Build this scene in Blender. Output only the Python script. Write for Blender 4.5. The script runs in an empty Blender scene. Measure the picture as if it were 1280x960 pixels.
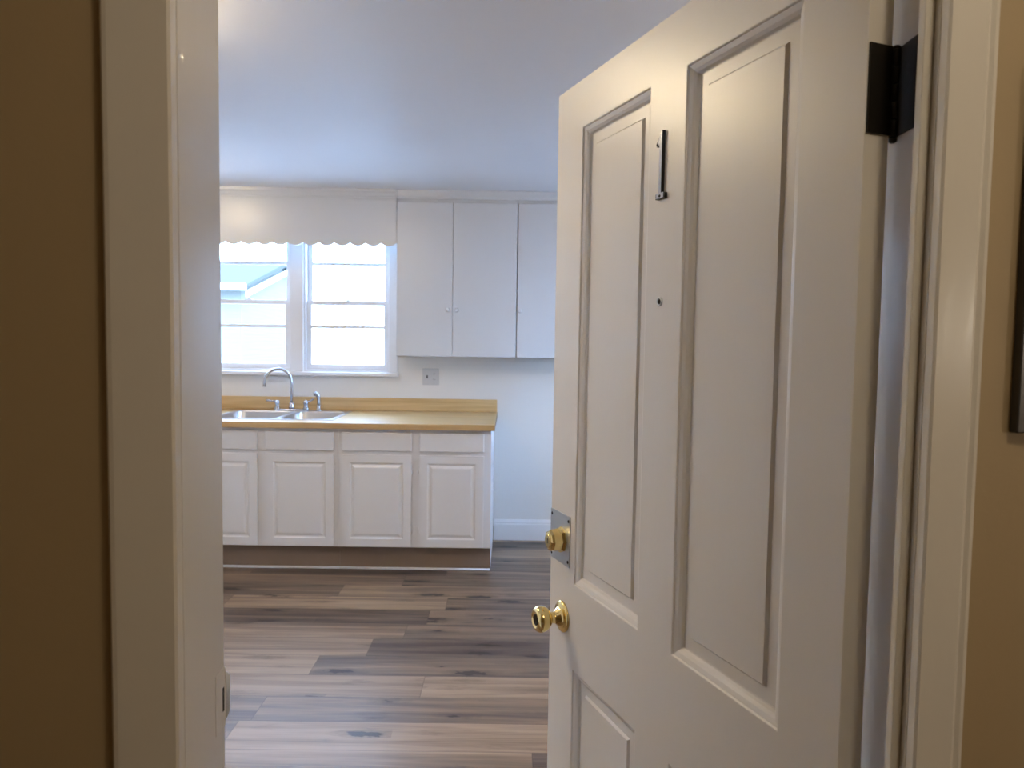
import bpy, bmesh, math, random
from mathutils import Vector, Matrix
random.seed(7)
C = bpy.context.scene.collection
PI = math.pi

# ------------------------------------------------------------------ materials
def lin(c):
    return tuple((v / 12.92 if v <= .04045 else ((v + .055) / 1.055) ** 2.4) for v in (x / 255 for x in c))

def mat(name, rgb, rough=.5, metal=0., bump=0., bscale=(40, 40, 40), bdist=.002, var=0., coat=0., spec=.5,
        dents=0., emit=None, estr=0.):
    m = bpy.data.materials.new(name); m.use_nodes = True
    nt = m.node_tree; N = nt.nodes; L = nt.links
    b = N['Principled BSDF']
    b.inputs['Base Color'].default_value = (*rgb, 1)
    b.inputs['Roughness'].default_value = rough
    b.inputs['Metallic'].default_value = metal
    b.inputs['Specular IOR Level'].default_value = spec
    b.inputs['Coat Weight'].default_value = coat
    b.inputs['Coat Roughness'].default_value = .12
    tc = N.new('ShaderNodeTexCoord')
    mp = N.new('ShaderNodeMapping'); mp.inputs['Scale'].default_value = bscale
    L.new(tc.outputs['Object'], mp.inputs['Vector'])
    no = N.new('ShaderNodeTexNoise'); no.inputs['Scale'].default_value = 1; no.inputs['Detail'].default_value = 4
    L.new(mp.outputs['Vector'], no.inputs['Vector'])
    if var > 0:
        n2 = N.new('ShaderNodeTexNoise'); n2.inputs['Scale'].default_value = 2.3; n2.inputs['Detail'].default_value = 5
        L.new(tc.outputs['Object'], n2.inputs['Vector'])
        mx = N.new('ShaderNodeMix'); mx.data_type = 'RGBA'
        mx.inputs['A'].default_value = (*[c * (1 - var) for c in rgb], 1)
        mx.inputs['B'].default_value = (*[min(1, c * (1 + var)) for c in rgb], 1)
        L.new(n2.outputs['Fac'], mx.inputs['Factor']); L.new(mx.outputs['Result'], b.inputs['Base Color'])
    if bump > 0:
        bp = N.new('ShaderNodeBump'); bp.inputs['Strength'].default_value = bump; bp.inputs['Distance'].default_value = bdist
        L.new(no.outputs['Fac'], bp.inputs['Height'])
        last = bp
        if dents > 0:
            vo = N.new('ShaderNodeTexVoronoi'); vo.inputs['Scale'].default_value = dents; vo.inputs['Randomness'].default_value = 1
            L.new(tc.outputs['Object'], vo.inputs['Vector'])
            mr = N.new('ShaderNodeMapRange'); mr.inputs['From Min'].default_value = .0; mr.inputs['From Max'].default_value = .07
            L.new(vo.outputs['Distance'], mr.inputs['Value'])
            b2 = N.new('ShaderNodeBump'); b2.inputs['Strength'].default_value = .6; b2.inputs['Distance'].default_value = .002
            L.new(mr.outputs['Result'], b2.inputs['Height']); L.new(bp.outputs['Normal'], b2.inputs['Normal'])
            last = b2
        L.new(last.outputs['Normal'], b.inputs['Normal'])
    if emit:
        b.inputs['Emission Color'].default_value = (*emit, 1); b.inputs['Emission Strength'].default_value = estr
    return m

M = {}
M['door'] = mat('door_paint', (.70, .665, .62), .34, bump=.22, bscale=(60, 60, 22), bdist=.0012, var=.03)
M['trim'] = mat('trim_paint', (.70, .67, .62), .22, bump=.2, bscale=(45, 45, 12), bdist=.0015, var=.03, dents=9)
M['hallwall'] = mat('hall_wall_paint', (.385, .295, .175), .55, bump=.3, bscale=(90, 90, 90), bdist=.001, var=.04, dents=7)
M['hallceil'] = mat('hall_ceiling_paint', (.6, .55, .45), .7, bump=.2)
M['kwall'] = mat('kitchen_wall_paint', (.70, .68, .65), .45, bump=.25, bscale=(60, 60, 60), bdist=.001, var=.02)
M['kceil'] = mat('kitchen_ceiling_paint', (.78, .77, .78), .55, spec=.35, bump=.35, bscale=(2.2, 2.2, 2.2), bdist=.02, var=.02)
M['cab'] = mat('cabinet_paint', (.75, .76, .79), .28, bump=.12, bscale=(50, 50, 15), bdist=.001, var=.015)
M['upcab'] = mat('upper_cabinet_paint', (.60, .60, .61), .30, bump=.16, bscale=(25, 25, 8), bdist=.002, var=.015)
M['white'] = mat('white_trim_paint', (.74, .73, .73), .35, bump=.1)
M['steel'] = mat('stainless_steel', (.55, .56, .58), .28, 1, bump=.1, bscale=(200, 20, 20), bdist=.0005)
M['chrome'] = mat('chrome', (.46, .47, .50), .16, 1)
M['plate'] = mat('dull_nickel_plate', (.50, .52, .53), .42, 1, bump=.15, bscale=(80, 80, 80), bdist=.0005)
M['brass'] = mat('polished_brass', (.83, .66, .30), .16, 1, bump=.08, bscale=(60, 60, 60), bdist=.0005)
M['bronze'] = mat('dark_bronze', (.022, .018, .014), .42, .6, bump=.3, bscale=(90, 90, 90), bdist=.0008)
M['black'] = mat('black_metal', (.012, .012, .013), .35, .3)
M['hole'] = mat('dark_hole', (.01, .008, .006), .9)
M['outlet'] = mat('outlet_plastic', (.52, .52, .52), .4)
M['slot'] = mat('outlet_slots', (.12, .12, .12), .6)
M['roof'] = mat('roof_shingles', (.060, .062, .056), .9, spec=0, bump=.5, bscale=(6, 6, 30), bdist=.02)
M['siding'] = mat('house_siding', (.125, .122, .105), .8, spec=0, bump=.5, bscale=(1, 1, 20), bdist=.02)
M['ground'] = mat('outdoor_paving', (.30, .31, .32), .9, bump=.5, var=.2)
M['fglass'] = mat('lamp_glass', (.9, .85, .75), .4, emit=(1, .80, .52), estr=78)
M['fglass2'] = mat('sink_lamp_glass', (.9, .85, .75), .4, emit=(1, .80, .52), estr=26)
M['fglass_fill'] = mat('fill_lamp_glass', (.9, .85, .75), .4, emit=(1, .80, .52), estr=52)  # glow for the added fill lamp on the right
M['lampbase'] = mat('lamp_base_metal', (.6, .6, .6), .3, .8)

def wood_material():                       # grey brown vinyl planks, rows along X
    m = bpy.data.materials.new('vinyl_planks'); m.use_nodes = True
    nt = m.node_tree; N = nt.nodes; L = nt.links; b = N['Principled BSDF']
    def math_(op, a, c=None, clamp=False):
        n = N.new('ShaderNodeMath'); n.operation = op; n.use_clamp = clamp
        for i, v in enumerate((a, c)):
            if v is None: continue
            if isinstance(v, (int, float)): n.inputs[i].default_value = v
            else: L.new(v, n.inputs[i])
        return n.outputs[0]
    def noise(vec, scale, detail=4, dist=0., rough=.55):
        n = N.new('ShaderNodeTexNoise'); n.inputs['Scale'].default_value = scale
        n.inputs['Detail'].default_value = detail; n.inputs['Distortion'].default_value = dist; n.inputs['Roughness'].default_value = rough
        L.new(vec, n.inputs['Vector']); return n.outputs['Fac']
    def comb(x, y, z=0.):
        n = N.new('ShaderNodeCombineXYZ')
        for i, v in enumerate((x, y, z)):
            if isinstance(v, (int, float)): n.inputs[i].default_value = v
            else: L.new(v, n.inputs[i])
        return n.outputs[0]
    def white(vec):
        n = N.new('ShaderNodeTexWhiteNoise'); n.noise_dimensions = '2D'; L.new(vec, n.inputs['Vector']); return n
    def rng(v, a, b_, c=0., d=1.):
        n = N.new('ShaderNodeMapRange'); n.interpolation_type = 'SMOOTHSTEP'
        for k, q in zip(('From Min', 'From Max', 'To Min', 'To Max'), (a, b_, c, d)): n.inputs[k].default_value = q
        L.new(v, n.inputs['Value']); return n.outputs['Result']
    tc = N.new('ShaderNodeTexCoord'); sp = N.new('ShaderNodeSeparateXYZ'); L.new(tc.outputs['Object'], sp.inputs[0])
    x, y = sp.outputs['X'], sp.outputs['Y']
    PW, PL = .196, 1.22
    ry = math_('DIVIDE', y, PW); row = math_('FLOOR', ry); fy = math_('FRACT', ry)
    off = white(comb(row, 3.7)).outputs['Value']
    rx = math_('ADD', math_('DIVIDE', x, PL), off); col = math_('FLOOR', rx); fx = math_('FRACT', rx)
    pid = white(comb(row, col)); pv = pid.outputs['Value']
    shift = math_('MULTIPLY', pv, 37.)
    # broad bands of light and dark grain running along each plank
    g1 = noise(comb(math_('ADD', math_('MULTIPLY', x, .9), shift), math_('MULTIPLY', y, 16.), shift), 1., 5, .6)
    g2 = noise(comb(math_('ADD', math_('MULTIPLY', x, 4.), shift), math_('MULTIPLY', y, 130.), 0.), 1., 4, .2)
    kn = N.new('ShaderNodeTexVoronoi'); kn.inputs['Scale'].default_value = 1.
    L.new(comb(math_('ADD', math_('MULTIPLY', x, 3.6), shift), math_('MULTIPLY', y, 13.), 0.), kn.inputs['Vector'])
    sc = N.new('ShaderNodeSeparateColor'); L.new(kn.outputs['Color'], sc.inputs[0])
    size = rng(sc.outputs[0], .30, 1., -.04, .30)
    wob = math_('MULTIPLY', math_('SUBTRACT', noise(comb(math_('MULTIPLY', x, 22.), math_('MULTIPLY', y, 60.)), 1., 3), .35), .55)
    dk = math_('SUBTRACT', math_('ADD', kn.outputs['Distance'], wob), math_('ADD', size, .03))
    knot = rng(dk, -.02, .06, 1., 0.)
    halo = rng(dk, .0, .35, .35, 0.)
    t = math_('ADD', math_('MULTIPLY', g1, .85), math_('MULTIPLY', g2, .22))
    t = math_('ADD', t, math_('MULTIPLY', math_('SUBTRACT', pv, .5), .34))
    ramp = N.new('ShaderNodeValToRGB'); e = ramp.color_ramp.elements
    e[0].position = .28; e[0].color = (.070, .047, .034, 1)
    e[1].position = .82; e[1].color = (.37, .262, .172, 1)
    k = ramp.color_ramp.elements.new(.46); k.color = (.135, .095, .069, 1)
    k = ramp.color_ramp.elements.new(.60); k.color = (.22, .153, .100, 1)
    L.new(t, ramp.inputs[0])
    mx = N.new('ShaderNodeMix'); mx.data_type = 'RGBA'
    dkf = math_('MAXIMUM', math_('MULTIPLY', knot, .88), halo)
    L.new(dkf, mx.inputs['Factor']); L.new(ramp.outputs[0], mx.inputs['A']); mx.inputs['B'].default_value = (.022, .016, .013, 1)
    ey = math_('MINIMUM', fy, math_('SUBTRACT', 1., fy)); ex = math_('MINIMUM', fx, math_('SUBTRACT', 1., fx))
    gap = math_('MAXIMUM', rng(ey, .004, .014, 1., 0.), rng(ex, .0006, .002, 1., 0.))
    m2 = N.new('ShaderNodeMix'); m2.data_type = 'RGBA'
    L.new(math_('MULTIPLY', gap, .45), m2.inputs['Factor']); L.new(mx.outputs['Result'], m2.inputs['A']); m2.inputs['B'].default_value = (.04, .03, .026, 1)
    L.new(m2.outputs['Result'], b.inputs['Base Color'])
    b.inputs['Roughness'].default_value = .42
    b.inputs['Specular IOR Level'].default_value = .25
    bp = N.new('ShaderNodeBump'); bp.inputs['Strength'].default_value = .25; bp.inputs['Distance'].default_value = .001
    L.new(math_('SUBTRACT', g2, gap), bp.inputs['Height']); L.new(bp.outputs['Normal'], b.inputs['Normal'])
    return m
M['planks'] = wood_material()

def laminate_material():                   # tan butcher-block look laminate
    m = bpy.data.materials.new('tan_laminate'); m.use_nodes = True
    nt = m.node_tree; N = nt.nodes; L = nt.links; b = N['Principled BSDF']
    tc = N.new('ShaderNodeTexCoord'); mp = N.new('ShaderNodeMapping'); mp.inputs['Scale'].default_value = (1.2, 18, 26)
    L.new(tc.outputs['Object'], mp.inputs['Vector'])
    no = N.new('ShaderNodeTexNoise'); no.inputs['Scale'].default_value = 1.5; no.inputs['Detail'].default_value = 5
    L.new(mp.outputs['Vector'], no.inputs['Vector'])
    r = N.new('ShaderNodeValToRGB'); e = r.color_ramp.elements
    e[0].position = .3; e[0].color = (.46, .30, .12, 1); e[1].position = .72; e[1].color = (.66, .46, .23, 1)
    L.new(no.outputs['Fac'], r.inputs[0]); L.new(r.outputs[0], b.inputs['Base Color'])
    b.inputs['Roughness'].default_value = .32
    return m
M['laminate'] = laminate_material()

def glass_material():
    m = bpy.data.materials.new('window_glass'); m.use_nodes = True
    N = m.node_tree.nodes; b = N['Principled BSDF']
    b.inputs['Base Color'].default_value = (.97, 1, 1, 1); b.inputs['Roughness'].default_value = 0
    b.inputs['Transmission Weight'].default_value = 1; b.inputs['IOR'].default_value = 1.05
    return m
M['glass'] = glass_material()

# ------------------------------------------------------------------ mesh helpers
def box(bm, x0, x1, y0, y1, z0, z1, mi=0, bev=0.):
    vs = [bm.verts.new(p) for p in ((x0, y0, z0), (x1, y0, z0), (x1, y1, z0), (x0, y1, z0), (x0, y0, z1), (x1, y0, z1), (x1, y1, z1), (x0, y1, z1))]
    fs = []
    for q in ((3, 2, 1, 0), (4, 5, 6, 7), (0, 1, 5, 4), (1, 2, 6, 5), (2, 3, 7, 6), (3, 0, 4, 7)):
        f = bm.faces.new([vs[i] for i in q]); f.material_index = mi; fs.append(f)
    if bev > 0:
        es = list({e for f in fs for e in f.edges})
        bmesh.ops.bevel(bm, geom=es, offset=bev, segments=2, affect='EDGES', profile=.6)

def B(*a, mi=0, bev=0.):
    bm = bmesh.new(); box(bm, *a, mi=mi, bev=bev); return bm

def ring_loft(bm, rings, close_start=True, close_end=True, mi=0, cyc=False):
    vr = [[bm.verts.new(p) for p in r] for r in rings]
    n = len(vr[0])
    pairs = list(zip(vr, vr[1:])) + ([(vr[-1], vr[0])] if cyc else [])
    for a, b in pairs:
        for i in range(n):
            f = bm.faces.new((a[i], a[(i + 1) % n], b[(i + 1) % n], b[i])); f.material_index = mi; f.smooth = True
    if not cyc:
        if close_start: f = bm.faces.new(vr[0][::-1]); f.material_index = mi
        if close_end: f = bm.faces.new(vr[-1]); f.material_index = mi

def lathe(bm, prof, origin, axis, n=28, mi=0):
    axis = Vector(axis).normalized(); u = axis.orthogonal().normalized(); v = axis.cross(u); o = Vector(origin)
    ring_loft(bm, [[o + axis * h + (u * math.cos(2 * PI * k / n) + v * math.sin(2 * PI * k / n)) * max(r, .0002) for k in range(n)] for r, h in prof], mi=mi)

def tube(bm, pts, rad, n=14, mi=0):
    pts = [Vector(p) for p in pts]; rings = []; up = None
    rr = rad if isinstance(rad, (list, tuple)) else [rad] * len(pts)
    for i, p in enumerate(pts):
        t = (pts[min(i + 1, len(pts) - 1)] - pts[max(i - 1, 0)]).normalized()
        if up is None: up = t.orthogonal().normalized()
        up = (up - t * up.dot(t)).normalized(); w = t.cross(up)
        rings.append([p + (up * math.cos(2 * PI * k / n) + w * math.sin(2 * PI * k / n)) * rr[i] for k in range(n)])
    ring_loft(bm, rings, mi=mi)

def obj(name, bm, m, parent=None, bevel=0., smooth=False):
    bmesh.ops.recalc_face_normals(bm, faces=bm.faces)
    me = bpy.data.meshes.new(name); bm.to_mesh(me); bm.free()
    for q in (m if isinstance(m, (list, tuple)) else [m]): me.materials.append(q)
    o = bpy.data.objects.new(name, me); C.objects.link(o)
    if parent: o.parent = parent
    if bevel > 0:
        md = o.modifiers.new('bevel', 'BEVEL'); md.width = bevel; md.segments = 2; md.limit_method = 'ANGLE'; md.angle_limit = math.radians(50)
        md.harden_normals = False
    return o

def tag(o, label=None, cat=None, group=None, kind=None):
    if label: o['label'] = label
    if cat: o['category'] = cat
    if group: o['group'] = group
    if kind: o['kind'] = kind
    return o

def empty(name, loc=(0, 0, 0), rz=0.):
    o = bpy.data.objects.new(name, None); C.objects.link(o); o.location = loc; o.rotation_euler = (0, 0, rz)
    o.empty_display_size = .05; return o

def panel_face(bm, x0, x1, z0, z1, panels, prof, y=0., sgn=1):
    """front face (normal +/-Y by sgn) at y with recessed panels; prof = [(inset, depth), ...] then a flat field"""
    xs = sorted({x0, x1, *[p[0] for p in panels], *[p[1] for p in panels]})
    zs = sorted({z0, z1, *[p[2] for p in panels], *[p[3] for p in panels]})
    V = {}
    def v(a, b, d=0.):
        k = (round(a, 5), round(b, 5), round(d, 5))
        if k not in V: V[k] = bm.verts.new((a, y - sgn * d, b))
        return V[k]
    for i in range(len(xs) - 1):
        for j in range(len(zs) - 1):
            cx, cz = (xs[i] + xs[i + 1]) / 2, (zs[j] + zs[j + 1]) / 2
            if any(p[0] < cx < p[1] and p[2] < cz < p[3] for p in panels): continue
            bm.faces.new((v(xs[i], zs[j]), v(xs[i + 1], zs[j]), v(xs[i + 1], zs[j + 1]), v(xs[i], zs[j + 1])))
    for (a, b, c, d) in panels:
        # vertices of the opening that lie on the grid
        prev = None
        for k, (ins, dep) in enumerate(prof):
            q = [(a + ins, c + ins), (b - ins, c + ins), (b - ins, d - ins), (a + ins, d - ins)]
            r = [v(x, z, dep) if k == 0 else bm.verts.new((x, y - sgn * dep, z)) for x, z in q]
            if prev:
                for i in range(4): bm.faces.new((prev[i], prev[(i + 1) % 4], r[(i + 1) % 4], r[i]))
            prev = r
        bm.faces.new(prev)

def scale_hole_plate(bm, outer, holes, z0, z1, y_is_z=False):
    """slab with rectangular holes, built as a grid (xy plane, thickness z0..z1)"""
    xs = sorted({outer[0], outer[1], *[h[0] for h in holes], *[h[1] for h in holes]})
    ys = sorted({outer[2], outer[3], *[h[2] for h in holes], *[h[3] for h in holes]})
    def solid(i, j):
        if not (0 <= i < len(xs) - 1 and 0 <= j < len(ys) - 1): return False
        cx, cy = (xs[i] + xs[i + 1]) / 2, (ys[j] + ys[j + 1]) / 2
        return not any(h[0] < cx < h[1] and h[2] < cy < h[3] for h in holes)
    V = {}
    def v(i, j, k):
        if (i, j, k) not in V:
            a, b, c = xs[i], ys[j], (z0, z1)[k]
            V[(i, j, k)] = bm.verts.new((a, c, b) if y_is_z else (a, b, c))
        return V[(i, j, k)]
    for i in range(len(xs) - 1):
        for j in range(len(ys) - 1):
            if not solid(i, j): continue
            bm.faces.new((v(i, j, 1), v(i + 1, j, 1), v(i + 1, j + 1, 1), v(i, j + 1, 1)))
            bm.faces.new((v(i, j, 0), v(i, j + 1, 0), v(i + 1, j + 1, 0), v(i + 1, j, 0)))
            for di, dj, a, b in ((-1, 0, (i, j), (i, j + 1)), (1, 0, (i + 1, j), (i + 1, j + 1)), (0, -1, (i, j), (i + 1, j)), (0, 1, (i, j + 1), (i + 1, j + 1))):
                if not solid(i + di, j + dj): bm.faces.new((v(*a, 0), v(*b, 0), v(*b, 1), v(*a, 1)))

def struct(name, bm, m, parent=None, bevel=0., label=None, cat=None):
    o = obj(name, bm, m, parent, bevel)
    if parent is None: tag(o, label, cat, kind='structure')
    return o

# ------------------------------------------------------------------ setting
ZC = 2.48                                   # kitchen ceiling
YH, YK, YB = .755, .85, 5.36                # hall face and kitchen face of the doorway wall, kitchen back wall
XL, XR = -2.75, 1.75                        # kitchen side walls
JL, JR, ZH = -.338, .4245, 1.995            # door opening
struct('floor', B(XL - .2, XR + .2, -2.6, YB + .2, -.06, 0), M['planks'])
struct('ceiling', B(XL - .15, XR + .15, YH + .02, YB + .15, ZC, ZC + .08), M['kceil'])
struct('ceiling_hall', B(-1.3, 1.5, -2.6, YH + .019, ZC, ZC + .08), M['hallceil'])
def wall_xz(bm, x0, x1, z0, z1, holes, y0, y1):
    scale_hole_plate(bm, (x0, x1, z0, z1), holes, y0, y1, True)
# doorway wall: two skins, tan on the hallway side and white on the kitchen side
bm = bmesh.new(); wall_xz(bm, -1.3, 1.5, 0, ZC, [(JL - .012, JR + .012, -1, ZH + .012)], YH, YH + .045)
struct('wall_hallway_front', bm, M['hallwall'])
bm = bmesh.new(); wall_xz(bm, XL, XR, 0, ZC, [(JL - .012, JR + .012, -1, ZH + .012)], YH + .0451, YK)
struct('wall_kitchen_front', bm, M['kwall'])
struct('wall_hallway_left', B(-1.4, -1.3, -2.6, YH + .04, 0, ZC), M['hallwall'])
struct('wall_hallway_right', B(1.5, 1.6, -2.6, YH + .04, 0, ZC), M['hallwall'])
struct('wall_hallway_back', B(-1.4, 1.6, -2.7, -2.6, 0, ZC), M['hallwall'])
WX0, WX1, WZ0, WZ1 = -2.235, -.878, 1.222, 2.34      # kitchen window opening
bm = bmesh.new(); wall_xz(bm, XL, XR, 0, ZC, [(WX0, WX1, WZ0, WZ1)], YB, YB + .14)
struct('wall_back', bm, M['kwall'])
struct('wall_left', B(XL - .12, XL, YH + .05, YB + .14, 0, ZC), M['kwall'])
RW = (3.80, 4.90, 1.10, 2.10)                          # window in the right wall: y0 y1 z0 z1
bm = bmesh.new(); scale_hole_plate(bm, (YH + .05, YB + .14, 0, ZC), [RW], 0, .12)
for v in bm.verts: y_, z_, t_ = v.co; v.co = (XR + t_, y_, z_)
struct('wall_right', bm, M['kwall'])

# baseboard with a moulded cap along the back wall, right of the counter
def baseboard(name, x0, x1, yw, s=-1):
    bm = bmesh.new()
    prof = [(0, 0), (.014, 0), (.014, .118), (.010, .124), (.011, .132), (.006, .146), (.004, .153), (0, .153)]
    ring_loft(bm, [[(x, yw + s * d, z) for d, z in prof] for x in (x0, x1)])
    for f in bm.faces: f.smooth = False
    return struct(name, bm, M['white'])
baseboard('baseboard_back', -.105, XR, YB)

# door casing and jambs ------------------------------------------------
def casing(name, xi, xo, m=M['trim']):
    """hallway casing: flat board with an eased inner edge and a rounded outer edge"""
    s = 1 if xo > xi else -1; w = abs(xo - xi)
    prof = [(0, 0), (0, .0125), (.0025, .015), (w - .016, .0165), (w - .012, .0135), (w - .008, .0155), (w - .003, .013), (w, .007), (w, 0)]
    if s < 0: prof = [(0, 0), (0, .0125), (.0025, .015), (w - .010, .0155), (w - .005, .0145), (w - .0015, .011), (w, .006), (w, 0)]
    bm = bmesh.new()
    ring_loft(bm, [[(xi + s * a, YH - d, z) for a, d in prof] for z in (0, ZH + .06)])
    for f in bm.faces: f.smooth = False
    return struct(name, bm, m)
casing('trim_1', JL - .0008, -.4105)
casing('trim_2', JR + .0008, .4785)
struct('trim_3', B(-.4105, .4785, YH - .0155, YH, ZH + .0601, ZH + .125), M['trim'], bevel=.002)
# left jamb with the strike plate; right jamb with its stop; head jamb
jl = struct('trim_4', B(JL - .0119, JL, YH - .0004, .862, 0, ZH), M['trim'], bevel=.0015)
jr = struct('trim_5', B(JR, JR + .0119, YH - .0004, .862, 0, ZH), M['trim'], bevel=.001)
struct('trim_6', B(JR - .0105, JR - .0002, .7645, .7765, 0, ZH - .012), M['trim'], bevel=.0012)
struct('trim_7', B(JL - .0119, JR + .0119, YH - .0004, .862, ZH, ZH + .0119), M['trim'])
struct('trim_8', B(JL - .09, JL - .012, YK, YK + .014, 0, ZH + .08), M['white'], bevel=.002)
struct('trim_9', B(JR + .012, JR + .09, YK, YK + .014, 0, ZH + .08), M['white'], bevel=.002)

# strike plate on the left jamb, painted over: plate, curved lip and latch hole
st = empty('strike_plate', (JL, .85, 1.040)); tag(st, 'painted-over strike plate with a narrow latch slot on the left door jamb', 'strike plate')
bm = bmesh.new(); box(bm, 0, .0007, -.016, .0125, -.036, .036, bev=.0002)
ring = []
for k in range(7):
    a = k / 6; y = .0125 + .008 * a; x = -.0004 + .0025 * a ** 1.6
    hh = .030 - .010 * a ** 2
    ring.append([(x, y, -hh), (x + .0014, y, -hh), (x + .0014, y, hh), (x, y, hh)])
ring_loft(bm, ring)
obj('plate', bm, M['trim'], st)
obj('latch_hole', B(.0003, .0010, .0035, .0085, -.016, .013), M['hole'], st, bevel=.0004)

# ------------------------------------------------------------------ the door
DW, DH, DT = .807, 1.981, .035
ang = math.atan2(.93434, -.35639)
PX, PY = .38106, .81495
door_pan = [(.100, .340, .981, 1.888), (.4445, .692, .981, 1.888), (.100, .340, .235, .803), (.4445, .692, .235, .803)]
prof = [(0, 0), (.0012, .0030), (.0035, .0036), (.0085, .0052), (.013, .0085), (.0155, .0128), (.0175, .0135), (.0365, .0135), (.0405, .0095)]
bm = bmesh.new()
panel_face(bm, 0, DW, .008, DH, door_pan, prof, 0., 1)
panel_face(bm, 0, DW, .008, DH, door_pan, prof, -DT, -1)
# rim
def rim(bm, x0, x1, z0, z1, y0, y1):
    a = [bm.verts.new(p) for p in ((x0, y0, z0), (x1, y0, z0), (x1, y0, z1), (x0, y0, z1))]
    b = [bm.verts.new(p) for p in ((x0, y1, z0), (x1, y1, z0), (x1, y1, z1), (x0, y1, z1))]
    for i in range(4): bm.faces.new((a[i], a[(i + 1) % 4], b[(i + 1) % 4], b[i]))
rim(bm, 0, DW, .008, DH, -DT, 0)
bmesh.ops.remove_doubles(bm, verts=bm.verts, dist=.00001)
door = obj('door_1', bm, M['door']); door.location = (PX, PY, 0); door.rotation_euler = (0, 0, ang)
tag(door, 'white painted four-panel entry door standing open into the kitchen', 'door', kind='structure')
wn = door.modifiers.new('bev', 'BEVEL'); wn.width = .0016; wn.segments = 2; wn.limit_method = 'ANGLE'; wn.angle_limit = math.radians(60)

# number plate "1": bright face on a black body, flag and foot serif
def numeral_outline(off=0.):
    # (s, z) mirrored because s grows leftwards when seen from the hallway
    w = .0045
    return [(-w, .0085), (-w, .107), (-.0015, .107), (.004, .0985), (.013, .0895), (.013, .0835), (.0055, .0875), (.0045, .086), (.0045, .0085), (.0125, .0085), (.0125, 0), (-.0135, 0), (-.0135, .0085)]
num = empty('door_number'); num.parent = door; num.location = (.4005, 0, 1.700)
def extrude_outline(pts, y0, y1):
    bm = bmesh.new()
    a = [bm.verts.new((x, y0, z)) for x, z in pts]; b = [bm.verts.new((x, y1, z)) for x, z in pts]
    bm.faces.new(a); bm.faces.new(b[::-1])
    for i in range(len(pts)): bm.faces.new((a[i], b[i], b[(i + 1) % len(pts)], a[(i + 1) % len(pts)]))
    return bm
num.empty_display_size = .02
nb = obj('numeral_body', extrude_outline(numeral_outline(), 0, .0050), M['black'], num)
nf = obj('numeral_face', extrude_outline([(x * .80, .001 + z * .98) for x, z in numeral_outline()], .0049, .0057), M['chrome'], num)
bm = bmesh.new(); lathe(bm, [(.0022, .0056), (.0022, .0063), (.0012, .0067)], (.010, 0, .0865), (0, 1, 0), 12)
lathe(bm, [(.0022, .0056), (.0022, .0063), (.0012, .0067)], (0, 0, .0045), (0, 1, 0), 12)
obj('screw', bm, M['black'], num)

# peephole
pe = bmesh.new(); lathe(pe, [(.0075, -.002), (.0075, .0018), (.0062, .0026), (.005, .0022), (.0046, .0008)], (.3995, 0, 1.537), (0, 1, 0), 24)
pe_o = obj('peephole', pe, M['plate'], door)
bm = bmesh.new(); lathe(bm, [(.0046, .0010), (.003, .0014), (.0005, .0016)], (.3995, 0, 1.537), (0, 1, 0), 20)
obj('lens', bm, M['hole'], pe_o)

# deadbolt: nickel plate, brass cylinder guard
plate = obj('latch_plate', B(.7115, .8065, -.0001, .0022, 1.008, 1.1135, bev=.0008), M['plate'], door)
bm = bmesh.new()
for s_, z_ in ((.7185, 1.103), (.7185, 1.0185), (.799, 1.103), (.799, 1.0185)):
    lathe(bm, [(.0036, .0015), (.0036, .0027), (.002, .0034)], (s_, 0, z_), (0, 1, 0), 14)
obj('screw', bm, M['black'], plate)
dz, ds = 1.058, .750
bm = bmesh.new()
lathe(bm, [(.0275, .002), (.0275, .005), (.0255, .008), (.0245, .010), (.0225, .026), (.0205, .031), (.0165, .0335), (.0155, .0325), (.0145, .0325)], (ds, 0, dz), (0, 1, 0), 8)
bm2 = bm
db = obj('deadbolt', bm2, M['brass'], door, bevel=.0015)
for f in db.data.polygons: f.use_smooth = False
bm = bmesh.new(); lathe(bm, [(.0145, .031), (.0145, .0338), (.013, .0345)], (ds, 0, dz), (0, 1, 0), 28)
cy = obj('lock_cylinder', bm, M['brass'], db)
obj('keyhole', B(ds - .001, ds + .001, .0344, .0349, dz - .0055, dz + .0055), M['hole'], db)
# brass knob
kz, ks = .897, .742
bm = bmesh.new()
lathe(bm, [(.0325, 0), (.0325, .003), (.030, .0055), (.024, .007), (.020, .008), (.0185, .012), (.0135, .017), (.0115, .022), (.0115, .030), (.014, .033)], (ks, 0, kz), (0, 1, 0), 36)
rose = obj('rosette', bm, M['brass'], door)
bm = bmesh.new()
lathe(bm, [(.0115, .028), (.0165, .031), (.0220, .036), (.0258, .043), (.0272, .049), (.0265, .055), (.0235, .0605), (.0195, .063), (.0165, .0633), (.0155, .0618), (.0125, .0612), (.0115, .0612)], (ks, 0, kz), (0, 1, 0), 36)
kb = obj('door_knob', bm, M['brass'], door)
bm = bmesh.new(); lathe(bm, [(.0112, .060), (.0112, .0620), (.009, .0626)], (ks, 0, kz), (0, 1, 0), 24)
obj('knob_cylinder', bm, M['hole'], kb)

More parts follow.
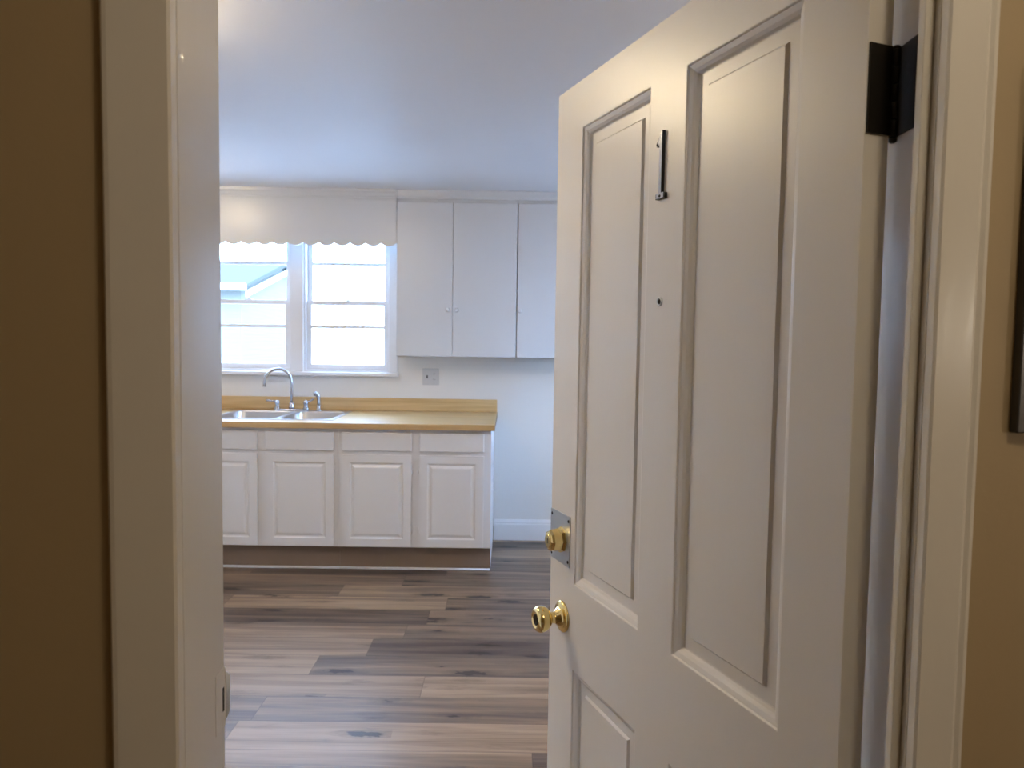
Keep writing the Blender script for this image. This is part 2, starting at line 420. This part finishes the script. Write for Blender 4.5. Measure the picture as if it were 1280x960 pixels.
# hinge: leaf on the door edge, knuckles, leaf on the jamb
hz0, hz1 = 1.703, 1.799
pinl = (.4215, .8335)
dl = Matrix.Rotation(-ang, 3, 'Z') @ Vector((pinl[0] - PX, pinl[1] - PY, 0))     # pin in door coordinates
hg = obj('hinge', B(-.0028, -.0001, -.034, -.0015, hz0, hz1, bev=.0006), M['bronze'], door)
bm = bmesh.new(); h = (hz1 - hz0) / 5
for k in (0, 2, 4): lathe(bm, [(.0052, hz0 + k * h + .0006), (.0058, hz0 + k * h + .0012), (.0058, hz0 + (k + 1) * h - .0012), (.0052, hz0 + (k + 1) * h - .0006)], (dl.x, dl.y, 0), (0, 0, 1), 18)
for k in (0, 2, 4): box(bm, -.0028, dl.x, dl.y - .003, dl.y - .0008, hz0 + k * h + .0008, hz0 + (k + 1) * h - .0008)
obj('knuckle', bm, M['bronze'], hg)
bm = bmesh.new()
for k in (1, 3): lathe(bm, [(.0052, hz0 + k * h + .0006), (.0058, hz0 + k * h + .0012), (.0058, hz0 + (k + 1) * h - .0012), (.0052, hz0 + (k + 1) * h - .0006)], (0, 0, 0), (0, 0, 1), 18)
lathe(bm, [(.0028, hz0 - .006), (.0045, hz0 - .004), (.0045, hz0), (.002, hz0 + .001), (.002, hz1), (.0048, hz1 + .0005), (.0048, hz1 + .002), (.003, hz1 + .004)], (0, 0, 0), (0, 0, 1), 14)
for v in bm.verts: v.co += Vector((dl.x, dl.y, 0))
obj('hinge_pin', bm, M['bronze'], hg)
jh = obj('hinge_leaf', B(JR - .0022, JR - .0001, .7888, .829, hz0, hz1, bev=.0005), M['bronze'])
tag(jh, 'dark bronze hinge leaf screwed to the right door jamb', 'hinge')

# dark framed panel on the hallway wall, right of the casing
pf = empty('picture_frame', (.6800, YH, 1.385)); tag(pf, 'black framed panel hanging on the hallway wall right of the door casing', 'frame')
bm = bmesh.new(); scale_hole_plate(bm, (-.165, .165, 0, .365), [(-.145, .145, .02, .345)], -.013, -.0005, True)
obj('frame', bm, mat('worn_black_frame', (.05, .046, .045), .3, .3, bump=.3, bscale=(4, 4, 30), bdist=.002), pf, bevel=.0015)
obj('glazed_panel', B(-.1449, .1449, -.010, -.004, .0201, .3449), mat('dark_glazed_picture', (.02, .02, .022), .15, bump=.02), pf)

# ------------------------------------------------------------------ base cabinets
FY, DYF = 4.575, 4.555
cab_prof = [(0, 0), (.003, .0055), (.012, .0065), (.026, .0008), (.030, 0)]
def cab_door(parent, x0, x1, z0, z1, hinge_right):
    bm = bmesh.new(); d = .052
    panel_face(bm, x0, x1, z0, z1, [(x0 + d, x1 - d, z0 + d, z1 - d)], cab_prof, DYF, -1)
    rim(bm, x0, x1, z0, z1, DYF, FY - .0002)
    a = [bm.verts.new((x, FY - .0002, z)) for x, z in ((x0, z0), (x1, z0), (x1, z1), (x0, z1))]; bm.faces.new(a)
    bmesh.ops.remove_doubles(bm, verts=bm.verts, dist=.00001)
    o = obj('door', bm, M['cab'], parent, bevel=.004)
    for z in (z0 + .085, z1 - .115):
        x = x1 + .001 if hinge_right else x0 - .007
        hb = bmesh.new(); lathe(hb, [(.003, 0), (.003, .045)], (x + .003, DYF + .008, z), (0, 0, 1), 10)
        xx = x + .006 if hinge_right else x - .014
        box(hb, xx, xx + .014, FY - .0022, FY - .0001, z + .002, z + .043)
        obj('hinge', hb, M['cab'], o)
    return o
def base_cabinet(x0, x1, bays, label, end):
    r = empty('base_cabinet', ((x0 + x1) / 2, 4.9, 0)); tag(r, label, 'cabinet', 'base cabinets under the counter')
    cx = (x0 + x1) / 2
    def L_(o): o.location = (-cx, -4.9, 0); return o
    bm = bmesh.new()
    box(bm, x0, x0 + .016, FY + .019, YB - .005, .157, .905); box(bm, x1 - .016, x1, FY + .019, YB - .005, .157, .905)
    box(bm, x0 + .016, x1 - .016, FY + .019, YB - .005, .157, .175); box(bm, x0 + .016, x1 - .016, YB - .012, YB - .005, .175, .905)
    box(bm, x0, x1, FY + .0895, YB - .005, 0, .1565)
    L_(obj('body', bm, M['cab'], r))
    holes = []
    for (a, b_) in bays: holes += [(a + .012, b_ - .012, .178, .735), (a + .012, b_ - .012, .775, .878)]
    bm = bmesh.new(); scale_hole_plate(bm, (x0, x1, .157, .905), holes, FY, FY + .0188, True)
    L_(obj('face_frame', bm, M['cab'], r, bevel=.001))
    for i, (a, b_) in enumerate(bays):
        dr = obj('drawer_front', B(a, b_, DYF, FY - .0002, .768, .886), M['cab'], r, bevel=.005); L_(dr)
        L_(cab_door(r, a, b_, .165, .745, hinge_right=(i % 2 == 1) ^ end))
    bm = B(x0, x1, FY + .050, FY + .0893, .0145, .1565); k = L_(obj('toe_kick', bm, M['kick'], r))
    q = bmesh.new(); ring_loft(q, [[(x, FY + .050, .0005), (x, FY + .041, .0005), (x, FY + .042, .0085), (x, FY + .046, .0125), (x, FY + .050, .014)] for x in (x0, x1)])
    L_(obj('quarter_round', q, M['white'], r))
    return r
km = M['planks'].copy(); km.name = 'vinyl_plank_on_kick'; M['kick'] = mat('plank_kick', (.24, .18, .135), .4, bump=.2, bscale=(6, 6, 90), bdist=.001, var=.25)
base_cabinet(-2.055, -1.0705, [(-2.00, -1.573), (-1.523, -1.095)], 'white sink base cabinet with two raised-panel doors below the double sink', False)
base_cabinet(-1.0695, -.113, [(-1.045, -.610), (-.560, -.158)], 'white base cabinet with two raised-panel doors at the right end of the counter', True)

# countertop with backsplash ------------------------------------------
SX0, SX1, SY0, SY1 = -1.945, -1.125, 4.665, 5.265
ct = bmesh.new(); scale_hole_plate(ct, (-2.3, -.092, 4.53, YB - .0008), [(SX0 + .012, SX1 - .012, SY0 + .012, SY1 - .012)], .908, .945)
top = obj('countertop', ct, M['laminate'], bevel=.003)
tag(top, 'tan wood-look laminate countertop with low backsplash over the white base cabinets', 'countertop')
obj('backsplash', B(-2.3, -.094, YB - .022, YB - .0008, .9452, 1.038), M['laminate'], top, bevel=.004)
obj('end_cap', B(-.0920, -.0908, 4.5302, YB - .002, .9085, .9445), mat('raw_edge', (.28, .2, .12), .6), top)

# sink -----------------------------------------------------------------
def rrect(x0, x1, y0, y1, r, z, n=6):
    pts = []
    for cx, cy, a0 in ((x1 - r, y1 - r, 0), (x0 + r, y1 - r, PI / 2), (x0 + r, y0 + r, PI), (x1 - r, y0 + r, 1.5 * PI)):
        for k in range(n + 1):
            a = a0 + PI / 2 * k / n; pts.append((cx + r * math.cos(a), cy + r * math.sin(a), z))
    return pts
sink = empty('kitchen_sink', ((SX0 + SX1) / 2, (SY0 + SY1) / 2, .945)); tag(sink, 'stainless steel double-bowl sink set into the tan countertop under the window', 'sink')
so = -Vector(((SX0 + SX1) / 2, (SY0 + SY1) / 2, .945))
cu = bpy.data.curves.new('rimcurve', 'CURVE'); cu.dimensions = '2D'; cu.fill_mode = 'BOTH'; cu.extrude = .0009; cu.bevel_depth = .0009; cu.bevel_resolution = 2
XM = -1.500
BOW = [(SX0 + .028, XM - .012, SY0 + .028, SY1 - .085), (XM + .012, SX1 - .028, SY0 + .028, SY1 - .085)]
for q in (rrect(SX0, SX1, SY0, SY1, .035, 0), rrect(*BOW[0], .055, 0), rrect(*BOW[1], .055, 0)):
    sp = cu.splines.new('POLY'); sp.points.add(len(q) - 1); sp.use_cyclic_u = True
    for i, p in enumerate(q): sp.points[i].co = (p[0], p[1], 0, 1)
tmp = bpy.data.objects.new('tmpcurve', cu); C.objects.link(tmp); bpy.context.view_layer.update()
me = bpy.data.meshes.new_from_object(tmp.evaluated_get(bpy.context.evaluated_depsgraph_get())); bpy.data.objects.remove(tmp)
me.materials.clear(); me.materials.append(M['steel'])
ro = bpy.data.objects.new('rim', me); C.objects.link(ro); ro.parent = sink; ro.location = so + Vector((0, 0, .9472))
for bx in BOW:
    bm = bmesh.new(); rings = []
    for ins, z, r in ((-.002, .9475, .057), (.001, .9455, .054), (.003, .940, .052), (.010, .80, .05), (.016, .785, .05), (.03, .776, .04), (.05, .774, .03)):
        rings.append(rrect(bx[0] + ins, bx[1] - ins, bx[2] + ins, bx[3] - ins, max(r, .02), z))
    ring_loft(bm, rings, close_start=False)
    b_ = obj('bowl', bm, M['steel'], sink); b_.location = so
    md = b_.modifiers.new('thick', 'SOLIDIFY'); md.thickness = .001
    cx, cyy = (bx[0] + bx[1]) / 2, (bx[2] + bx[3]) / 2
    bm = bmesh.new(); lathe(bm, [(.042, .7745), (.042, .777), (.036, .7775), (.030, .7755), (.028, .7755)], (cx, cyy, 0), (0, 0, 1), 24)
    d_ = obj('drain', bm, M['chrome'], b_)

# faucet ---------------------------------------------------------------
fy = 5.225; fz = .949
fx = -1.555
fa = empty('faucet', (fx, fy, fz)); tag(fa, 'chrome gooseneck faucet with two lever handles behind the double sink', 'faucet')
bm = bmesh.new(); ring_loft(bm, [rrect(-.125, .125, -.026, .026, .025, 0), rrect(-.125, .125, -.026, .026, .025, .008), rrect(-.121, .121, -.022, .022, .021, .012)])
obj('base_plate', bm, M['chrome'], fa)
bm = bmesh.new(); lathe(bm, [(.019, .010), (.019, .030), (.016, .040), (.0165, .055), (.012, .060)], (0, 0, 0), (0, 0, 1), 24)
obj('spout_base', bm, M['chrome'], fa)
pts = [(0, 0, .05), (0, 0, .12), (0, 0, .20)]; R_ = .0925
dirx, diry = -.90, -.43
for k in range(1, 17):
    a = PI * k / 16 * 1.0; h_ = R_ * (1 - math.cos(a)); pts.append((dirx * h_, diry * h_, .20 + R_ * math.sin(a) * 1.05))
pts.append((pts[-1][0], pts[-1][1], .172))
bm = bmesh.new(); tube(bm, pts, [.0105] * 3 + [.010] * 16 + [.0115], 16)
obj('spout', bm, M['chrome'], fa)
for hx, tipx, tipz in ((-.102, -.075, .060), (.102, .058, .074)):
    bm = bmesh.new(); lathe(bm, [(.021, .009), (.021, .018), (.016, .026), (.0135, .040), (.0175, .048), (.0185, .058), (.015, .070), (.005, .075)], (hx, 0, 0), (0, 0, 1), 22)
    hd = obj('handle', bm, M['chrome'], fa)
    bm = bmesh.new(); tube(bm, [(hx, 0, .066), (hx + tipx * .5, -.008, .068), (hx + tipx, -.012, tipz + .012)], [.0065, .0055, .0075], 12)
    obj('lever', bm, M['chrome'], hd)
sx = -1.362
spy = empty('side_sprayer', (sx, fy, fz - .0002)); tag(spy, 'chrome side sprayer standing in its holder right of the faucet', 'sprayer')
bm = bmesh.new(); lathe(bm, [(.023, 0), (.023, .006), (.016, .012), (.014, .03), (.015, .04), (.010, .041)], (0, 0, 0), (0, 0, 1), 22)
obj('holder', bm, M['chrome'], spy)
bm = bmesh.new(); tube(bm, [(0, 0, .035), (.001, 0, .07), (.0, 0, .098), (-.006, -.006, .115), (-.020, -.012, .124), (-.034, -.018, .122)], [.012, .0125, .014, .0155, .0165, .013], 16)
obj('spray_head', bm, M['chrome'], spy)

# ------------------------------------------------------------------ upper cabinets
def upper_cabinet(x0, x1, doors, label):
    cx = (x0 + x1) / 2
    r = empty('wall_cabinet', (cx, 5.2, 1.348)); tag(r, label, 'cabinet', 'upper wall cabinets')
    def L_(o): o.location = (-cx, -5.2, -1.348); return o
    bm = bmesh.new()
    box(bm, x0, x0 + .016, 5.098, YB - .001, 1.348, 2.475); box(bm, x1 - .016, x1, 5.098, YB - .001, 1.348, 2.475)
    box(bm, x0 + .016, x1 - .016, 5.098, YB - .001, 1.348, 1.364); box(bm, x0 + .016, x1 - .016, YB - .008, YB - .001, 1.364, 2.475)
    L_(obj('body', bm, M['upcab'], r))
    bm = bmesh.new(); scale_hole_plate(bm, (x0, x1, 1.348, 2.475), [(x0 + .03, doors[0][1] - .02, 1.38, 2.36), (doors[0][1] + .024, x1 - .03, 1.38, 2.36)], 5.079, 5.0978, True)
    L_(obj('face_frame', bm, M['upcab'], r))
    for a, b_, kx in doors:
        d = L_(obj('door', B(a, b_, 5.060, 5.0788, 1.352, 2.400), M['upcab'], r, bevel=.0035))
        bm = bmesh.new(); lathe(bm, [(.007, 0), (.006, .010), (.012, .015), (.0155, .021), (.014, .027), (.007, .030)], (kx, 5.060, 1.672), (0, -1, 0), 22)
        obj('knob', bm, M['upcab'], d)
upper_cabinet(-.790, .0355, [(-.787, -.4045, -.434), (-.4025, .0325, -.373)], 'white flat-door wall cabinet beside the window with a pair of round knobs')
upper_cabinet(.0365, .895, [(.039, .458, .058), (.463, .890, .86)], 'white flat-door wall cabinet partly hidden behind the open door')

# valance board with scalloped lower edge
va = bmesh.new(); x0, x1 = -2.42, -.7905; p = .106; pts = []
n = int((x1 - x0) / p * 12)
low = []
for i in range(n + 1):
    x = x0 + (x1 - x0) * i / n; low.append((x, 2.118 - .021 * abs(math.sin(PI * (x - x1) / p)) ** .8))
for i in range(n):
    for y, s in ((5.062, 1), (5.081, -1)):
        f = [va.verts.new((low[i][0], y, low[i][1])), va.verts.new((low[i + 1][0], y, low[i + 1][1])), va.verts.new((low[i + 1][0], y, 2.478)), va.verts.new((low[i][0], y, 2.478))]
        va.faces.new(f if s > 0 else f[::-1])
    f = [va.verts.new((low[i][0], 5.062, low[i][1])), va.verts.new((low[i][0], 5.081, low[i][1])), va.verts.new((low[i + 1][0], 5.081, low[i + 1][1])), va.verts.new((low[i + 1][0], 5.062, low[i + 1][1]))]
    va.faces.new(f)
bmesh.ops.remove_doubles(va, verts=va.verts, dist=.00005)
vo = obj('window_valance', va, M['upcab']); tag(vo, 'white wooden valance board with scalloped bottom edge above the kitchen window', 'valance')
# crown moulding on top of valance and cabinets
cm = bmesh.new()
prof_c = [(5.0618, 2.412), (5.056, 2.412), (5.056, 2.428), (5.050, 2.434), (5.046, 2.452), (5.036, 2.462), (5.034, 2.479), (5.0618, 2.479)]
ring_loft(cm, [[(x, y, z) for y, z in prof_c] for x in (-2.42, -.79)])
for f in cm.faces: f.smooth = False
struct('trim_10', cm, M['upcab'])
cm = bmesh.new()
prof_c = [(5.0785, 2.425), (5.068, 2.425), (5.060, 2.440), (5.056, 2.479), (5.0785, 2.479)]
ring_loft(cm, [[(x, y, z) for y, z in prof_c] for x in (-.7895, .895)])
for f in cm.faces: f.smooth = False
struct('trim_11', cm, M['upcab'])

# ------------------------------------------------------------------ windows
def sash(parent, x0, x1, z0, z1, y, st, top, bot, munt, m=M['white']):
    bm = bmesh.new(); scale_hole_plate(bm, (x0, x1, z0, z1), [(x0 + st, x1 - st, z0 + bot, munt - .011), (x0 + st, x1 - st, munt + .011, z1 - top)], y, y + .028, True)
    o = obj('sash', bm, m, parent, bevel=.002)
    obj('pane', B(x0 + st - .002, x1 - st + .002, y + .013, y + .016, z0 + bot - .002, z1 - top + .002), M['glass'], o)
    return o
win = empty('window_1', ((WX0 + WX1) / 2, YB, WZ0)); tag(win, 'pair of double-hung windows with thin crossbars above the sink', 'window', kind='structure')
wo = Vector((-(WX0 + WX1) / 2, -YB, -WZ0))
def W(o): o.location = wo; return o
bm = bmesh.new()
scale_hole_plate(bm, (WX0 + .0005, WX1 - .0005, WZ0 + .0005, WZ1 - .0005), [(-2.21, -1.612, 1.236, 2.325), (-1.491, -.893, 1.236, 2.325)], YB + .001, YB + .135, True)
W(obj('window_frame', bm, M['white'], win))
bm = bmesh.new()
box(bm, -2.30, WX0 + .012, YB - .018, YB - .0005, 1.2225, 2.40); box(bm, WX1 - .008, -.822, YB - .018, YB - .0005, 1.2225, 2.40)
box(bm, -1.598, -1.505, YB - .016, YB + .0009, 1.2225, 2.335)
box(bm, WX0 + .0122, WX1 - .0082, YB - .018, YB - .0005, 2.336, 2.40)
W(obj('window_casing', bm, M['white'], win, bevel=.003))
W(obj('window_sill', B(-2.32, -.814, YB - .050, YB + .02, 1.194, 1.222), M['white'], win, bevel=.005))
for (a, b_) in ((-2.2095, -1.6125), (-1.4905, -.8935)):
    s = sash(win, a, b_, 1.2365, 1.738, YB + .030, .034, .030, .040, 1.549); W(s)
    bm = bmesh.new(); box(bm, (a + b_) / 2 - .022, (a + b_) / 2 + .022, YB + .034, YB + .054, 1.7382, 1.744); lathe(bm, [(.009, 0), (.009, .006), (.004, .010)], ((a + b_) / 2, YB + .044, 1.744), (0, 0, 1), 14)
    obj('sash_lock', bm, M['white'], s)
    W(sash(win, a, b_, 1.708, 2.3245, YB + .062, .034, .040, .030, 2.008))
# right wall window
w2 = empty('window_2', (XR, (RW[0] + RW[1]) / 2, RW[2])); tag(w2, 'double-hung window in the right kitchen wall', 'window', kind='structure')
def W2(o): o.location = (-XR, -(RW[0] + RW[1]) / 2, -RW[2]); return o
def swap(bm):
    for v in bm.verts: a, b_, c = v.co; v.co = (b_, a, c)
    return bm
bm = bmesh.new(); scale_hole_plate(bm, (RW[0] + .001, RW[1] - .001, RW[2] + .001, RW[3] - .001), [(RW[0] + .05, RW[1] - .05, RW[2] + .06, 1.53), (RW[0] + .05, RW[1] - .05, 1.57, RW[3] - .05)], XR + .03, XR + .07, True)
W2(obj('window_frame', swap(bm), M['white'], w2))
bm = bmesh.new(); scale_hole_plate(bm, (RW[0] - .08, RW[1] + .08, RW[2] - .08, RW[3] + .08), [RW], XR - .016, XR - .0005, True)
W2(obj('window_casing', swap(bm), M['white'], w2, bevel=.003))
bm = B(RW[0] + .05, RW[1] - .05, XR + .048, XR + .051, RW[2] + .06, RW[3] - .05)
W2(obj('pane', swap(bm), M['glass'], w2))

# outlet plate on the back wall
ou = empty('wall_outlet', (-.580, YB, 1.197)); tag(ou, 'double-gang outlet cover plate on the wall right of the window above the counter', 'outlet')
obj('cover_plate', B(-.060, .060, -.006, -.0004, -.060, .060), M['outlet'], ou, bevel=.002)
bm = bmesh.new()
for dz_ in (-.020, .020): ring_loft(bm, [[(p_[0] + .026, -.0062, p_[1] + dz_) for p_ in [(q[0], q[1]) for q in rrect(-.016, .016, -.0135, .0135, .010, 0)]], [(p_[0] + .026, -.0085, p_[1] + dz_) for p_ in [(q[0], q[1]) for q in rrect(-.016, .016, -.0135, .0135, .010, 0)]]])
rc = obj('receptacle', bm, M['outlet'], ou)
for dz_ in (-.020, .020):
    bm = bmesh.new(); box(bm, .0190, .0331, -.0086, -.0084, dz_ - .0005, dz_ + .0005)
    box(bm, .019, .021, -.0090, -.0084, dz_ - .002, dz_ + .006); box(bm, .031, .033, -.0090, -.0084, dz_ - .002, dz_ + .006)
    obj('slot', bm, M['slot'], rc)
bm = bmesh.new(); box(bm, -.032, -.020, -.0075, -.006, -.012, .012); box(bm, -.029, -.023, -.018, -.0074, -.001, .008)
obj('toggle_switch', bm, M['slot'], ou)

# ceiling lamps --------------------------------------------------------
def ceiling_lamp(x, y, label, gm):
    r = empty('ceiling_light', (x, y, ZC)); tag(r, label, 'ceiling light', 'round ceiling lights in the kitchen')
    bm = bmesh.new(); lathe(bm, [(.145, -.0005), (.145, -.018), (.135, -.022)], (0, 0, 0), (0, 0, 1), 32); obj('base', bm, M['lampbase'], r)
    bm = bmesh.new(); lathe(bm, [(.132, -.0215), (.130, -.030), (.118, -.055), (.09, -.078), (.05, -.092), (.001, -.096)], (0, 0, 0), (0, 0, 1), 32); obj('lamp_shade', bm, gm, r)
ceiling_lamp(-1.24, 2.20, 'round glass ceiling light in the middle of the kitchen', M['fglass'])
ceiling_lamp(1.15, 2.45, 'added fill light shaped as a round ceiling light, unseen behind the open door', M['fglass_fill'])  # added lamp, out of view, to warm the right jamb and back wall
ceiling_lamp(-2.12, 4.25, 'round glass ceiling light near the kitchen sink', M['fglass2'])

# ------------------------------------------------------------------ outside
g = obj('ground', B(-30, 30, YB + .3, 60, -1.0, -.9), M['ground']); tag(g, kind='structure')
g = obj('ground_side', B(XR + .3, 30, -20, YB + .29, -1.0, -.9), M['ground']); tag(g, kind='structure')
hs = empty('house', (-5.12, 14, -1.0)); tag(hs, 'pale neighbouring house with a low gabled roof seen through the left window', 'house')
bm = bmesh.new(); ring_loft(bm, [[(x, 0, 0), (x, 0, 3.42), (x, 2.3, 4.02), (x, 3.4, 3.75), (x, 3.4, 0)] for x in (-7, 0)])
for f in bm.faces: f.smooth = False
obj('wall', bm, M['siding'], hs)
bm = bmesh.new(); ring_loft(bm, [[(x, -.35, 3.42), (x, 2.3, 4.12), (x, 3.6, 3.79), (x, 3.6, 3.70), (x, 2.3, 4.03), (x, -.35, 3.36)] for x in (-7.2, .22)])
for f in bm.faces: f.smooth = False
obj('roof', bm, M['roof'], hs)
bm = bmesh.new(); box(bm, -7.22, .23, -.42, -.352, 3.32, 3.44); box(bm, .2202, .25, -.35, 2.3, 3.2, 3.3); bm.faces.ensure_lookup_table()
for v in bm.verts:
    if v.co.x > .21 and v.co.y > 2.2: v.co.z += .66
obj('gutter', bm, M['white'], hs)

# ------------------------------------------------------------------ light
w = bpy.data.worlds.new('World'); bpy.context.scene.world = w; w.use_nodes = True
bg = w.node_tree.nodes['Background']; bg.inputs[0].default_value = (.41, .62, 1.0, 1); bg.inputs[1].default_value = 20
def area(name, loc, rot, sx_, sy_, portal=False, e=0, col=(1, 1, 1)):
    l = bpy.data.lights.new(name, 'AREA'); l.shape = 'RECTANGLE'; l.size = sx_; l.size_y = sy_; l.energy = e; l.color = col
    if portal: l.cycles.is_portal = True
    o = bpy.data.objects.new(name, l); C.objects.link(o); o.location = loc; o.rotation_euler = rot; return o
area('window_portal', ((WX0 + WX1) / 2, YB + .13, (WZ0 + WZ1) / 2), (-PI / 2, 0, 0), WX1 - WX0, WZ1 - WZ0, True)
area('side_window_portal', (XR + .10, (RW[0] + RW[1]) / 2, (RW[2] + RW[3]) / 2), (0, PI / 2, 0), RW[3] - RW[2], RW[1] - RW[0], True)
def point(name, loc, e, col, r=.06):
    l = bpy.data.lights.new(name, 'POINT'); l.energy = e; l.color = col; l.shadow_soft_size = r
    o = bpy.data.objects.new(name, l); C.objects.link(o); o.location = loc; return o
point('hall_lamp', (.60, -.15, 2.35), 8.3, (1, .84, .62), .10)
point('hall_side_lamp', (1.32, -.62, 1.52), 6.2, (1, .88, .74), .09)

# ------------------------------------------------------------------ camera
cam = bpy.data.cameras.new('Camera'); co = bpy.data.objects.new('Camera', cam); C.objects.link(co)
cam.sensor_width = 36; cam.lens = 36 * 920 / 1280; cam.clip_start = .02
yaw, pitch, roll = (math.radians(v) for v in (-.1345, 3.41, .836))
cyw, syw = math.cos(yaw), math.sin(yaw)
fw = Vector((-syw * math.cos(pitch), cyw * math.cos(pitch), -math.sin(pitch))); rt = Vector((cyw, syw, 0)); dn = fw.cross(rt)
r2 = rt * math.cos(roll) - dn * math.sin(roll); d2 = rt * math.sin(roll) + dn * math.cos(roll)
mw = Matrix((( r2.x, -d2.x, -fw.x, 0), (r2.y, -d2.y, -fw.y, 0), (r2.z, -d2.z, -fw.z, 1.472), (0, 0, 0, 1)))
co.matrix_world = mw
cam.dof.use_dof = True; cam.dof.focus_distance = 1.55; cam.dof.aperture_fstop = 8
bpy.context.scene.camera = co
sc = bpy.context.scene
sc.view_settings.view_transform = 'Standard'; sc.view_settings.look = 'None'; sc.view_settings.gamma = 1
sc.view_settings.use_curve_mapping = False; sc.view_settings.exposure = .58
sc.cycles.use_denoising = True
